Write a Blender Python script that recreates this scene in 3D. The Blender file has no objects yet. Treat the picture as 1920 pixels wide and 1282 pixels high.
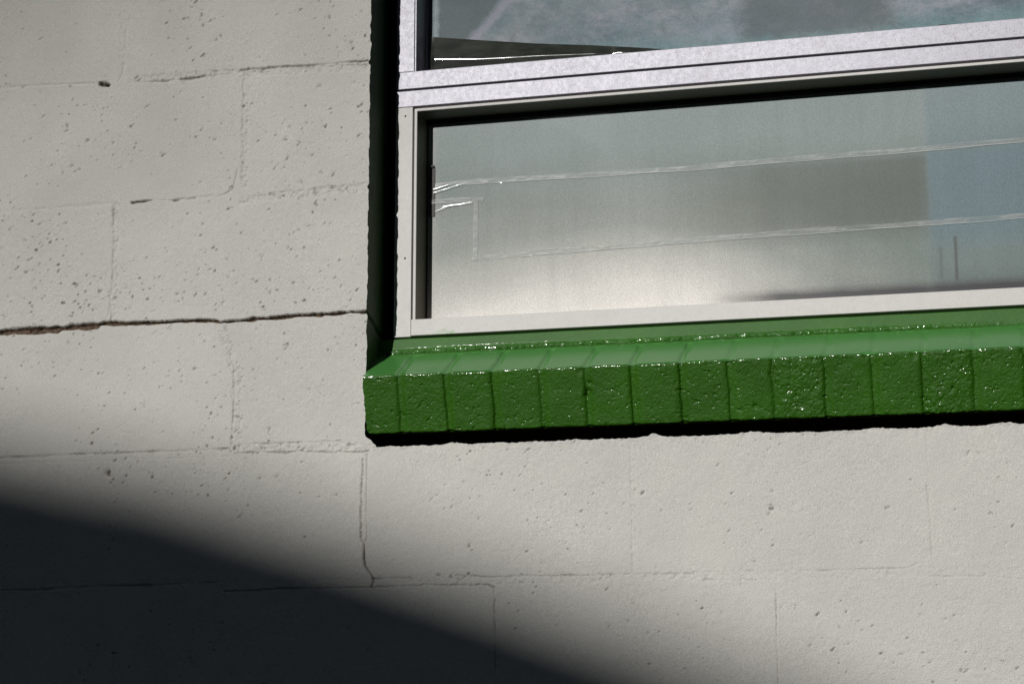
import bpy, bmesh, math, random
import numpy as np
from mathutils import Matrix, Vector

S = bpy.context.scene
C = S.collection
R = math.radians

# ------------------------------------------------------------------ camera, world, sun, exposure
# x runs along the wall, z up, the wall's outer face is the plane y = 0, the yard lies at y < 0
cam = bpy.data.cameras.new('camera'); co = bpy.data.objects.new('camera', cam); C.objects.link(co)
cam.sensor_width = 36.0; cam.lens = 3583.95 / 1920 * 36; cam.clip_start = .05; cam.clip_end = 3000
rt = Vector((.96572859, .259554, 0)).normalized()
fw = Vector((-.25519931, .94954791, .18229669)).normalized()
up = rt.cross(fw)
roll_up = Vector((.0473455, -.17604115, .98324357))
rt = fw.cross(roll_up).normalized(); up = rt.cross(fw)
co.matrix_world = Matrix(((rt.x, up.x, -fw.x, 0), (rt.y, up.y, -fw.y, -2.618), (rt.z, up.z, -fw.z, 1.5), (0, 0, 0, 1)))
S.camera = co

SUN = Vector((-.31, -1, .38)).normalized()          # towards the sun: low, a little left of square-on
elev = math.asin(SUN.z)
w = bpy.data.worlds.new('World'); S.world = w; w.use_nodes = True
nt = w.node_tree; sky = nt.nodes.new('ShaderNodeTexSky'); sky.sky_type = 'NISHITA'; sky.sun_disc = False
sky.sun_elevation = elev; sky.sun_rotation = math.atan2(SUN.x, SUN.y); sky.air_density = 1.0; sky.dust_density = .2; sky.ozone_density = .8
nt.links.new(sky.outputs[0], nt.nodes['Background'].inputs[0]); nt.nodes['Background'].inputs[1].default_value = .05
sl = bpy.data.lights.new('sun', 'SUN'); sl.energy = 4.6; sl.angle = R(.53); sl.color = (1, .97, .93)
so = bpy.data.objects.new('sun', sl); C.objects.link(so); so.rotation_euler = SUN.to_track_quat('Z', 'Y').to_euler()
S.view_settings.view_transform = 'Standard'; S.view_settings.look = 'None'; S.view_settings.gamma = 1
S.view_settings.use_curve_mapping = False; S.view_settings.exposure = -.56

# ------------------------------------------------------------------ helpers
def tag(o, label=None, cat=None, group=None, kind=None):
    if label: o['label'] = label
    if cat: o['category'] = cat
    if group: o['group'] = group
    if kind: o['kind'] = kind
    return o

def thing(name, loc, label, cat):
    o = bpy.data.objects.new(name, None); C.objects.link(o); o.location = loc
    return tag(o, label, cat)

def link(name, me, mat, parent=None, smooth=True):
    o = bpy.data.objects.new(name, me); C.objects.link(o); me.materials.append(mat)
    me.polygons.foreach_set('use_smooth', np.full(len(me.polygons), smooth, dtype=bool))
    if parent:
        o.parent = parent
        if parent.type == 'EMPTY': o.matrix_parent_inverse = Matrix.Translation(-parent.location)
    me.update()
    return o

def npmesh(name, verts, faces, attrs=None):
    me = bpy.data.meshes.new(name)
    verts = np.ascontiguousarray(verts, dtype=np.float32); faces = np.ascontiguousarray(faces, dtype=np.int32)
    me.vertices.add(len(verts)); me.vertices.foreach_set('co', verts.ravel())
    me.loops.add(faces.size); me.loops.foreach_set('vertex_index', faces.ravel())
    me.polygons.add(len(faces)); me.polygons.foreach_set('loop_start', np.arange(0, faces.size, 4, dtype=np.int32))
    me.update(calc_edges=True)
    for k, v in (attrs or {}).items():
        a = me.attributes.new(k, 'FLOAT', 'POINT'); a.data.foreach_set('value', np.ascontiguousarray(v, dtype=np.float32).ravel())
    return me

def gridmesh(name, X, Y, Z, keep=None, attrs=None, flip=False):
    nz, nx = X.shape
    idx = np.arange(nz * nx).reshape(nz, nx)
    q = np.stack([idx[:-1, :-1], idx[:-1, 1:], idx[1:, 1:], idx[1:, :-1]], -1)
    if flip: q = q[..., ::-1]
    q = q[keep] if keep is not None else q.reshape(-1, 4)
    used = np.unique(q); remap = np.full(nz * nx, -1, dtype=np.int64); remap[used] = np.arange(len(used))
    V = np.stack([X.ravel(), Y.ravel(), Z.ravel()], -1)[used]
    at = {k: v.ravel()[used] for k, v in (attrs or {}).items()}
    return npmesh(name, V, remap[q], at)

_lat = {}
def vn(x, z, sc, seed):
    """smooth value noise, -1..1, cell size sc metres"""
    if seed not in _lat: _lat[seed] = np.random.RandomState(seed).uniform(-1, 1, (512, 512)).astype(np.float32)
    L = _lat[seed]
    u = x / sc + 1000.37; v = z / sc + 1000.71
    i = np.floor(u).astype(np.int64); j = np.floor(v).astype(np.int64)
    a = u - i; b = v - j; a = a * a * (3 - 2 * a); b = b * b * (3 - 2 * b)
    i0 = i % 512; i1 = (i + 1) % 512; j0 = j % 512; j1 = (j + 1) % 512
    return (L[j0, i0] * (1 - a) + L[j0, i1] * a) * (1 - b) + (L[j1, i0] * (1 - a) + L[j1, i1] * a) * b

def fbm(x, z, sc, seed, o=3, g=.5):
    r = 0; amp = 1; t = 0
    for k in range(o):
        r = r + amp * vn(x, z, sc, seed + k); t += amp; amp *= g; sc *= .5
    return r / t

def sstep(a, b, x):
    t = np.clip((x - a) / (b - a), 0, 1); return t * t * (3 - 2 * t)

def boxes(name, L, mat, parent=None, bev=.0006):
    """axis-aligned bars (x0,x1,y0,y1,z0,z1), each with a small bevel, joined into one mesh"""

    bm = bmesh.new()
    for (x0, x1, y0, y1, z0, z1) in L:
        r = bmesh.ops.create_cube(bm, size=1, matrix=Matrix.Translation(((x0+x1)/2, (y0+y1)/2, (z0+z1)/2)) @ Matrix.Diagonal((x1-x0, y1-y0, z1-z0, 1)))
        if bev:
            es = list({e for v in r['verts'] for e in v.link_edges})
            bmesh.ops.bevel(bm, geom=es, offset=bev, segments=2, profile=.6, affect='EDGES')
    me = bpy.data.meshes.new(name); bm.to_mesh(me); bm.free()
    return link(name, me, mat, parent, smooth=False)

# ------------------------------------------------------------------ materials
class M:
    def __init__(s, name, **kw):
        s.m = bpy.data.materials.new(name); s.m.use_nodes = True; s.t = s.m.node_tree
        s.b = s.t.nodes['Principled BSDF']; s.set(**kw)
    def set(s, **kw):
        for k, v in kw.items():
            i = s.b.inputs[k.replace('_', ' ')]
            if isinstance(v, bpy.types.NodeSocket): s.t.links.new(v, i)
            else: i.default_value = (*v, 1) if isinstance(v, tuple) and len(v) == 3 else v
    def n(s, typ, **kw):
        x = s.t.nodes.new('ShaderNode' + typ)
        for k, v in kw.items():
            if k in x.inputs.keys():
                if isinstance(v, bpy.types.NodeSocket): s.t.links.new(v, x.inputs[k])
                else: x.inputs[k].default_value = v
            else: setattr(x, k, v)
        return x
    def pos(s, sx=1, sy=1, sz=1, ox=0, oy=0, oz=0):
        g = s.n('NewGeometry'); m = s.n('Mapping'); s.t.links.new(g.outputs['Position'], m.inputs['Vector'])
        m.inputs['Scale'].default_value = (sx, sy, sz); m.inputs['Location'].default_value = (ox, oy, oz)
        return m.outputs[0]
    def noise(s, scale, detail=3, rough=.5, v=None, dist=0):
        return s.n('TexNoise', Vector=v or s.pos(), Scale=scale, Detail=detail, Roughness=rough, Distortion=dist).outputs['Fac']
    def ramp(s, f, stops):
        r = s.n('ValToRGB'); s.t.links.new(f, r.inputs[0]); e = r.color_ramp.elements
        while len(e) < len(stops): e.new(.5)
        for k, (p, c) in zip(e, stops):
            k.position = p; k.color = (c, c, c, 1) if not isinstance(c, tuple) else (*c, 1)
        return r.outputs[0]
    def mix(s, f, a, b, mode='MIX'):
        x = s.n('MixRGB', blend_type=mode)
        for i, v in zip((0, 1, 2), (f, a, b)):
            if isinstance(v, bpy.types.NodeSocket): s.t.links.new(v, x.inputs[i])
            else: x.inputs[i].default_value = (*v, 1) if isinstance(v, tuple) else v
        return x.outputs[0]
    def math(s, op, a, b=0., clamp=False):
        x = s.n('Math', operation=op, use_clamp=clamp)
        for i, v in zip((0, 1), (a, b)):
            if isinstance(v, bpy.types.NodeSocket): s.t.links.new(v, x.inputs[i])
            else: x.inputs[i].default_value = v
        return x.outputs[0]
    def attr(s, name): return s.n('Attribute', attribute_name=name).outputs['Fac']
    def sep(s):
        g = s.n('NewGeometry'); x = s.n('SeparateXYZ'); s.t.links.new(g.outputs['Position'], x.inputs[0]); return x.outputs
    def bump(s, h, strength=.5, dist=.001, prev=None):
        b = s.n('Bump', Height=h, Strength=strength, Distance=dist)
        if prev is not None: s.t.links.new(prev, b.inputs['Normal'])
        s.t.links.new(b.outputs[0], s.b.inputs['Normal']); return b.outputs[0]

def mat_wall():
    m = M('white_masonry_paint', Roughness=.62)
    a = m.ramp(m.noise(6, 4, .6), [(.3, (.575, .575, .54)), (.7, (.645, .635, .595))])
    g = m.ramp(m.noise(680, 3, .85), [(.30, .70), (.68, 1.18)])
    c = m.mix(1., a, g, 'MULTIPLY')
    c = m.mix(m.attr('bare_shade'), c, m.ramp(m.noise(260, 3), [(.35, (.04, .024, .014)), (.65, (.15, .092, .052))]))  # raw mortar in joints; the same dark paints shadow into the pits
    m.set(Base_Color=c)
    m.bump(m.noise(700, 3, .7), .75, .0012, m.bump(m.noise(300, 3, .6), .55, .0013))
    return m.m

def mat_green(name, col, rough, bump, spec=.5, coat=.3, lit_top=None, bead=False):
    m = M(name, Roughness=rough, IOR=1.5)
    c = m.mix(m.ramp(m.noise(14, 4, .6), [(.35, 0.), (.7, 1.)]), col, tuple(k * 1.25 for k in col))
    c = m.mix(1., c, m.ramp(m.noise(700, 2, .7), [(.35, .75), (.65, 1.2)]), 'MULTIPLY')
    if lit_top: c = m.mix(m.attr('slope'), c, lit_top)      # lighter slope colour stands in for brighter light on the sill top
    m.set(Base_Color=c)
    if bump:
        k = m.attr('slope') if lit_top else None
        b = m.bump(m.noise(620, 3, .65), bump, .0011, m.bump(m.noise(300, 3, .6), bump * .6, .0014))
        if lit_top:
            for n_ in m.t.nodes:
                if n_.type == 'BUMP': m.t.links.new(m.math('SUBTRACT', bump, m.math('MULTIPLY', k, bump * .85)), n_.inputs['Strength'])
    m.set(Coat_Weight=coat, Coat_Roughness=.10, Specular_IOR_Level=spec)
    if lit_top: m.set(Coat_Weight=m.math('ADD', m.math('MULTIPLY', m.attr('slope'), .42), m.math('ADD', .10, m.math('MULTIPLY', m.attr('bead'), .9))), Coat_IOR=1.7,
                    Coat_Roughness=m.math('ADD', .10, m.math('MULTIPLY', m.attr('slope'), .12)))
    if bead: m.set(Coat_Weight=m.attr('bead'), Coat_Roughness=.07)
    return m.m

def mat_metal(name, base, rough, metal, speck, smear=False):
    m = M(name, Metallic=metal)
    g = m.ramp(m.noise(720, 3, .9), [(.28, 1 - speck * 1.5), (.50, 1.)])
    h = m.ramp(m.noise(9, 3, .6), [(.3, 1 - speck * .15), (.6, 1.)])
    m.set(Base_Color=m.mix(1., m.mix(1., base, g, 'MULTIPLY'), h, 'MULTIPLY'), Roughness=m.ramp(m.noise(160, 3), [(.3, rough - .02), (.7, rough + .03)]))
    if smear:      # a swipe of the green sill paint on the foot of the frame
        x, y, z = m.sep(); q = m.ramp(m.math('ADD', m.math('ABSOLUTE', m.math('ADD', x, .826)), m.math('MULTIPLY', m.math('ABSOLUTE', m.math('SUBTRACT', z, 2.036)), 4.)), [(.012, 1.), (.03, 0.)])
        q = m.math('MULTIPLY', q, m.ramp(m.noise(110, 4, .7), [(.42, 0.), (.6, .6)]))
        old = m.b.inputs['Base Color'].links[0].from_socket; m.set(Base_Color=m.mix(q, old, (.22, .42, .16)))
    m.bump(m.noise(900, 2, .6), .12, .0004)
    return m.m

def plain(name, col, rough=.8, **kw):
    m = M(name, Roughness=rough, **kw)
    m.set(Base_Color=m.mix(m.noise(9, 4, .6), tuple(k * .8 for k in col), tuple(k * 1.2 for k in col)))
    return m.m
CRACKS=[([[-1.5296,2.0576,4.6],[-1.4377,2.0581,4.6],[-1.3653,2.0595,4.6],[-1.3565,2.0632,3],[-1.343,2.0617,3.5],[-1.3027,2.0605,2.5],[-1.2583,2.0599,2.3],[-1.2187,2.0603,2.3],[-1.1706,2.0579,2],[-1.1601,2.0549,2.2],[-1.1359,2.0553,2.2],[-1.1057,2.057,2.6],[-1.0672,2.0574,2.3],[-1.0332,2.0589,2.3],[-0.9824,2.0587,2.6],[-0.9531,2.0596,1.5],[-0.9272,2.0591,2.5]],9,1),([[-1.5513,2.4562,2.0],[-1.4756,2.4542,2],[-1.3777,2.4494,1.8]],1.2,0),([[-1.3749,2.4483,2.5],[-1.361,2.4454,2.0]],9,0.8),([[-1.2996,2.4445,1.0],[-1.2723,2.443,1.2],[-1.2452,2.4433,1.4],[-1.2272,2.4435,1.6],[-1.1959,2.4451,1.2]],4,0.6),([[-1.1959,2.4451,0.8],[-1.1381,2.4453,0.8]],1.5,0.1),([[-1.1364,2.4486,1.3],[-1.1205,2.4497,1.4],[-1.0941,2.4491,1.0],[-1.0678,2.4494,0.9],[-1.0372,2.4476,1.2],[-1.0068,2.4466,0.8],[-0.9723,2.4469,0.8],[-0.9295,2.4465,1.0]],5,0.6),([[-1.0415,2.4445,0.6],[-0.9723,2.4427,0.8],[-0.9277,2.4396,0.8]],3,0.3),([[-1.5401,2.2509,3.0],[-1.3419,2.2521,3.0]],0.7,0),([[-1.3129,2.251,1.4],[-1.2967,2.2516,1.6],[-1.2797,2.253,1.2]],7,1),([[-1.2797,2.253,0.6],[-1.243,2.2497,0.6]],2,0.2),([[-1.243,2.2497,1.1],[-1.2252,2.2501,1.4],[-1.2075,2.2514,0.8]],6,0.8),([[-1.2075,2.2514,0.7],[-1.1766,2.2527,0.7]],3,0.2),([[-1.1695,2.2505,1.2],[-1.1547,2.2545,1.2],[-1.1443,2.2614,1.0],[-1.1412,2.2729,0.8],[-1.1381,2.2896,0.8]],2.2,0.15),([[-1.5189,1.8609,1.6],[-1.4462,1.861,1.8],[-1.3924,1.8625,1.3],[-1.339,1.8616,1.5],[-1.2773,1.862,1.5],[-1.2163,1.8616,1.5],[-1.1389,1.8622,1.3]],1.8,0.3),([[-1.5184,1.8518,0.8],[-1.383,1.8516,0.8],[-1.1386,1.8511,0.7]],1,0.1),([[-1.1301,1.8548,1.0],[-1.1046,1.8555,1.0],[-1.0792,1.8555,0.8],[-1.0455,1.8536,1.2],[-1.0287,1.8554,0.8],[-1.0036,1.853,1.3],[-0.9786,1.8514,1.0],[-0.9621,1.8524,0.8],[-0.9414,1.8502,0.8],[-0.9209,1.8518,1.2]],4,0.45),([[-1.122,1.8681,0.7],[-1.0626,1.8676,0.8],[-0.9956,1.8677,0.8],[-0.9624,1.8681,0.7]],1.6,0.1),([[-1.5079,1.6587,1.0],[-1.4362,1.6585,1.5],[-1.392,1.661,1.2],[-1.3306,1.6633,1.2],[-1.2611,1.6623,1.5],[-1.2011,1.6645,1.0],[-1.1416,1.6652,0.8]],3,0.4),([[-1.1412,1.652,0.8],[-1.0908,1.6528,1.0],[-1.041,1.6552,0.8],[-0.9587,1.6548,0.8],[-0.9115,1.6548,1.0],[-0.8616,1.6556,0.8],[-0.8296,1.6567,0.8],[-0.7663,1.6557,0.7],[-0.7388,1.6553,0.9],[-0.7301,1.6515,1.0]],3.2,0.5),([[-0.9117,1.667,0.8],[-0.8778,1.6665,0.9],[-0.8537,1.6669,0.7]],2.5,0.4),([[-0.79,1.6697,0.8],[-0.731,1.6657,0.8],[-0.7036,1.6668,0.9],[-0.6726,1.667,0.7],[-0.5957,1.6665,0.6],[-0.535,1.667,0.5],[-0.4453,1.6663,0.5]],1.8,0.25),([[-0.4306,1.6573,0.6],[-0.3719,1.6564,0.6],[-0.3392,1.6552,0.6],[-0.3323,1.6421,0.6]],1.6,0.2),([[-0.2883,1.6666,0.7],[-0.2275,1.6684,0.6],[-0.157,1.6687,0.6],[-0.1413,1.6755,0.6]],1.8,0.25),([[-0.1295,1.6569,0.5],[-0.0673,1.6566,0.5],[-0.006,1.6521,0.5]],1.2,0.1),([[-0.9289,1.8404,0.7],[-0.9294,1.817,0.8],[-0.9306,1.7859,0.9],[-0.9304,1.7241,0.9],[-0.9254,1.7163,0.9],[-0.9252,1.7009,1.1],[-0.9233,1.6856,1.1],[-0.9184,1.6778,1.0],[-0.9101,1.667,1.0],[-0.9132,1.6549,0.9]],5,0.7),([[-0.9225,1.848,0.6],[-0.9224,1.7857,0.6],[-0.9228,1.7625,0.6],[-0.9208,1.7316,0.5],[-0.9222,1.7201,0.5]],2.2,0.35),([[-0.7294,1.6514,0.7],[-0.7293,1.5926,0.8],[-0.7283,1.5114,0.8]],3.2,0.45),([[-0.3323,1.6421,0.6],[-0.3325,1.6033,0.6],[-0.3325,1.5748,0.8],[-0.332,1.5109,0.7]],2.8,0.4),([[-0.1262,1.7787,0.8],[-0.1249,1.7571,0.6],[-0.1238,1.7142,0.6],[-0.1231,1.6787,0.5]],1.6,0.2),([[-0.5315,1.839,0.5],[-0.5297,1.6677,0.5]],0.8,0),([[-0.1234,1.8509,0.5],[-0.1245,1.7858,0.5]],0.6,0),([[-1.166,2.0486,1.0],[-1.1522,2.0234,1.0],[-1.1422,2.0066,1.2],[-1.1355,1.9836,1.0],[-1.1335,1.9431,0.9],[-1.1341,1.9029,1.0],[-1.1365,1.8669,0.9]],2.2,0.25),([[-1.1278,1.9832,0.6],[-1.1221,1.8705,0.7]],0.8,0.1),([[-1.1299,2.4377,0.8],[-1.1304,2.3907,0.8],[-1.1289,2.2721,0.8]],1.0,0.1),([[-1.1218,2.4327,0.6],[-1.1193,2.2714,0.6]],0.7,0),([[-1.3278,2.5558,0.9],[-1.3341,2.5299,0.9],[-1.3351,2.486,0.9],[-1.3377,2.46,0.9],[-1.3437,2.45,0.8]],1.5,0.1),([[-1.3436,2.2488,1.0],[-1.3404,2.1934,0.9],[-1.3406,2.1344,0.8],[-1.3428,2.1009,0.9],[-1.3454,2.076,0.9],[-1.3548,2.0648,1.0]],1.5,0.15),([[-1.3343,2.244,0.9],[-1.3322,2.1929,0.9],[-1.3302,2.1002,0.8]],1.0,0.1)]
BANDS=[([[-1.3089,2.4488],[-1.1825,2.4457],[-0.9294,2.4381]],7,0.3,1.0),([[-1.1271,2.4332],[-1.127,2.2677]],6,0.3,1.0),([[-1.3389,2.246],[-1.336,2.0672]],6,0.3,1.0),([[-1.1281,2.2426],[-1.0372,2.2456],[-0.9266,2.2494]],7,0.4,1.0),([[-1.1295,1.9833],[-1.1271,1.8666]],9,0.2,1.0),([[-1.1528,2.0414],[-1.1338,1.9835]],8,0.2,1.0),([[-1.1261,1.8626],[-1.0289,1.8609],[-0.921,1.8589]],7,0.2,1.2),([[-0.91,1.6624],[-0.7309,1.6612],[-0.4453,1.6641]],6,0.1,0.6),([[-0.4453,1.6626],[-0.1293,1.6632],[-0.0158,1.6614]],7,0.1,0.35),([[-1.3389,2.5569],[-1.3383,2.4513]],6,0.2,0.5),([[-0.5276,1.8426],[-0.5289,1.6713]],5,0.1,0.4),([[-1.5096,1.8589],[-1.1387,1.8566]],6,0.15,0.25),([[-1.4992,1.665],[-0.9181,1.6626]],6,0.15,0.3)]
PITS=[[-1.3684,2.4469,5,9,1],[-1.3351,1.8315,9,5,0.9],[-1.1302,1.8883,4,3,0.8],[-1.4284,2.3845,5,2,0.6],[-1.4298,2.375,4,2,0.5],[-1.3921,2.3564,5,2,0.6],[-1.3783,2.3562,4,1.5,0.4],[-1.418,2.3185,5,2,0.5],[-1.4129,2.3078,5,2,0.6],[-1.4038,2.3106,4,2,0.5],[-1.3095,2.3466,4,2,0.6],[-1.311,2.339,4,2,0.5],[-1.1749,2.3414,5,2,0.4],[-1.243,2.3784,3,2,0.6],[-1.2936,2.4049,3,3,0.7],[-1.3146,2.3169,3,2,0.6],[-0.9882,2.3748,4,3,0.8],[-0.9972,2.3495,4,4,0.9],[-1.0005,2.3397,3,2,0.6],[-1.171,2.5078,4,1.5,0.5],[-1.1798,2.5025,5,2,0.4],[-1.0786,2.5338,3,2,0.7],[-1.0426,2.4942,3,2,0.6],[-0.9927,2.5213,4,3,0.7],[-0.9819,2.4997,3,3,0.8],[-0.9921,2.4913,3,2,0.6],[-0.9574,2.4779,5,2,0.4],[-1.0289,2.463,4,1.5,0.4],[-1.0062,2.4143,5,2,0.3],[-0.9503,2.4138,6,1.5,0.3],[-1.0607,2.3326,5,2,0.6],[-1.039,2.3284,4,2,0.5],[-1.017,2.3058,5,2,0.5],[-1.0557,2.3028,4,2,0.6],[-1.0771,2.2893,4,2,0.6],[-1.0258,2.3165,4,2,0.5],[-1.0333,2.2653,5,1.5,0.3],[-1.1696,2.1677,2.5,3,0.8],[-1.0487,2.1834,3,2,0.7],[-1.0525,2.163,3,2,0.6],[-1.036,2.1908,4,1.5,0.4],[-1.3346,2.1407,2.5,3,0.8],[-1.3773,2.1263,3,3,0.8],[-1.3595,2.1338,2.5,3,0.8],[-1.4073,2.128,3,2,0.6],[-1.454,2.1103,3,3,0.7],[-1.4801,2.1722,5,1.5,0.4],[-1.2334,2.1016,5,2,0.6],[-1.2202,2.1042,4,2,0.7],[-1.1999,2.1006,4,3,0.8],[-1.202,2.1098,3,2,0.7],[-1.2286,2.0906,4,2,0.5],[-1.1849,2.0981,4,2,0.5],[-1.2781,2.1141,5,2,0.5],[-1.0809,2.0957,4,2,0.4],[-1.1558,2.085,5,1.5,0.3],[-1.0491,2.0128,3.5,2,0.6],[-1.0532,2.0081,4,2,0.5],[-1.3585,1.9836,3,3,0.8],[-1.3585,2.0059,2.5,2,0.5],[-1.2649,1.9975,3,2,0.5],[-1.2421,1.9761,5,1.5,0.3],[-1.2801,1.9352,4,2,0.5],[-1.28,1.9303,3,2,0.5],[-0.9932,1.9597,3,2,0.6],[-0.9368,1.9216,3,3,0.6],[-1.0139,1.9462,4,2,0.4],[-1.0758,1.8888,5,2,0.4],[-0.9794,1.8932,4,2,0.5],[-1.0884,1.8178,5,2,0.6],[-1.1133,1.8011,2.5,3,0.7],[-0.9693,1.7908,4,2,0.6],[-1.0232,1.7939,3,2,0.5],[-0.994,1.7876,4,1.5,0.4],[-1.0615,1.8193,5,1.5,0.4],[-0.7186,1.813,3,3,0.9],[-0.8226,1.7776,4,2,0.6],[-0.8163,1.7844,3,2,0.4],[-0.7922,1.7661,3,2,0.5],[-0.8052,1.8071,2.5,2,0.5],[-0.7532,1.7492,4,1.5,0.4],[-0.7665,1.7115,4,2,0.6],[-0.5938,1.8229,2,3,0.8],[-0.5147,1.7792,4,3,0.7],[-0.5415,1.7658,3,2,0.6],[-0.5717,1.7943,2,3,0.7],[-0.4887,1.754,4,1.5,0.4],[-0.599,1.7343,4,2,0.5],[-0.5609,1.729,3,2,0.6],[-0.6245,1.7117,3,2,0.4],[-0.8122,1.67,5,2,0.5],[-0.7924,1.6689,4,3,0.7],[-0.7742,1.6664,5,2,0.5],[-0.7663,1.6723,4,3,0.7],[-0.6726,1.6588,3,3,0.9],[-0.6703,1.6513,3,3,0.9],[-0.6726,1.6424,3,3,0.9],[-0.3892,1.7736,2.5,5,1],[-0.336,1.7539,4,3,0.8],[-0.3373,1.759,3,2,0.7],[-0.3406,1.7467,5,1.5,0.4],[-0.3325,1.7765,4,1.5,0.4],[-0.1477,1.7872,2,4,0.9],[-0.1801,1.7499,4,2,0.5],[-0.1772,1.7513,2,3,0.8],[-0.2157,1.7047,4,2,0.6],[-0.0699,1.8209,3,3,0.6],[-0.056,1.8211,2,3,0.6],[-0.0911,1.747,3,2,0.5],[-0.0465,1.7388,3,2,0.6],[-0.0362,1.7378,2,2,0.7],[-0.043,1.7387,4,1.5,0.5],[-0.0099,1.7875,2,2,0.7],[-0.2764,1.6092,4,4,0.9],[-0.2466,1.6273,2,4,0.9],[-0.2371,1.613,3,4,0.9],[-0.2477,1.5911,3,4,0.9],[-0.3054,1.6202,3,2,0.7],[-0.2234,1.5994,3,2,0.6],[-0.2181,1.588,4,2,0.5],[-0.2053,1.5929,3,2,0.6],[-0.1393,1.6203,2.5,3,0.9],[-0.1425,1.6077,2,2,0.7],[-0.1174,1.6454,2.5,3,0.8],[-0.0926,1.6268,2,3,0.8],[-0.0963,1.6051,3,2,0.7],[-0.1089,1.6003,3,2,0.6],[-0.0524,1.6207,2.5,2,0.6],[-0.1667,1.5553,5,1.5,0.5],[-0.1304,1.5454,5,2,0.5],[-0.0828,1.5327,5,3,0.6],[-0.093,1.5348,4,2,0.5],[-0.6974,1.5923,3,3,0.9],[-0.538,1.6018,3,2,0.7],[-0.5097,1.5863,3,2,0.6],[-0.4933,1.5861,3,2,0.5],[-0.5294,1.6266,3,2,0.6],[-0.5662,1.6469,2.5,2,0.7],[-0.2875,1.5681,4,2,0.5],[-0.7075,1.6295,2.5,2,0.6],[-0.6935,1.6182,2.5,3,0.7]]

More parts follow.
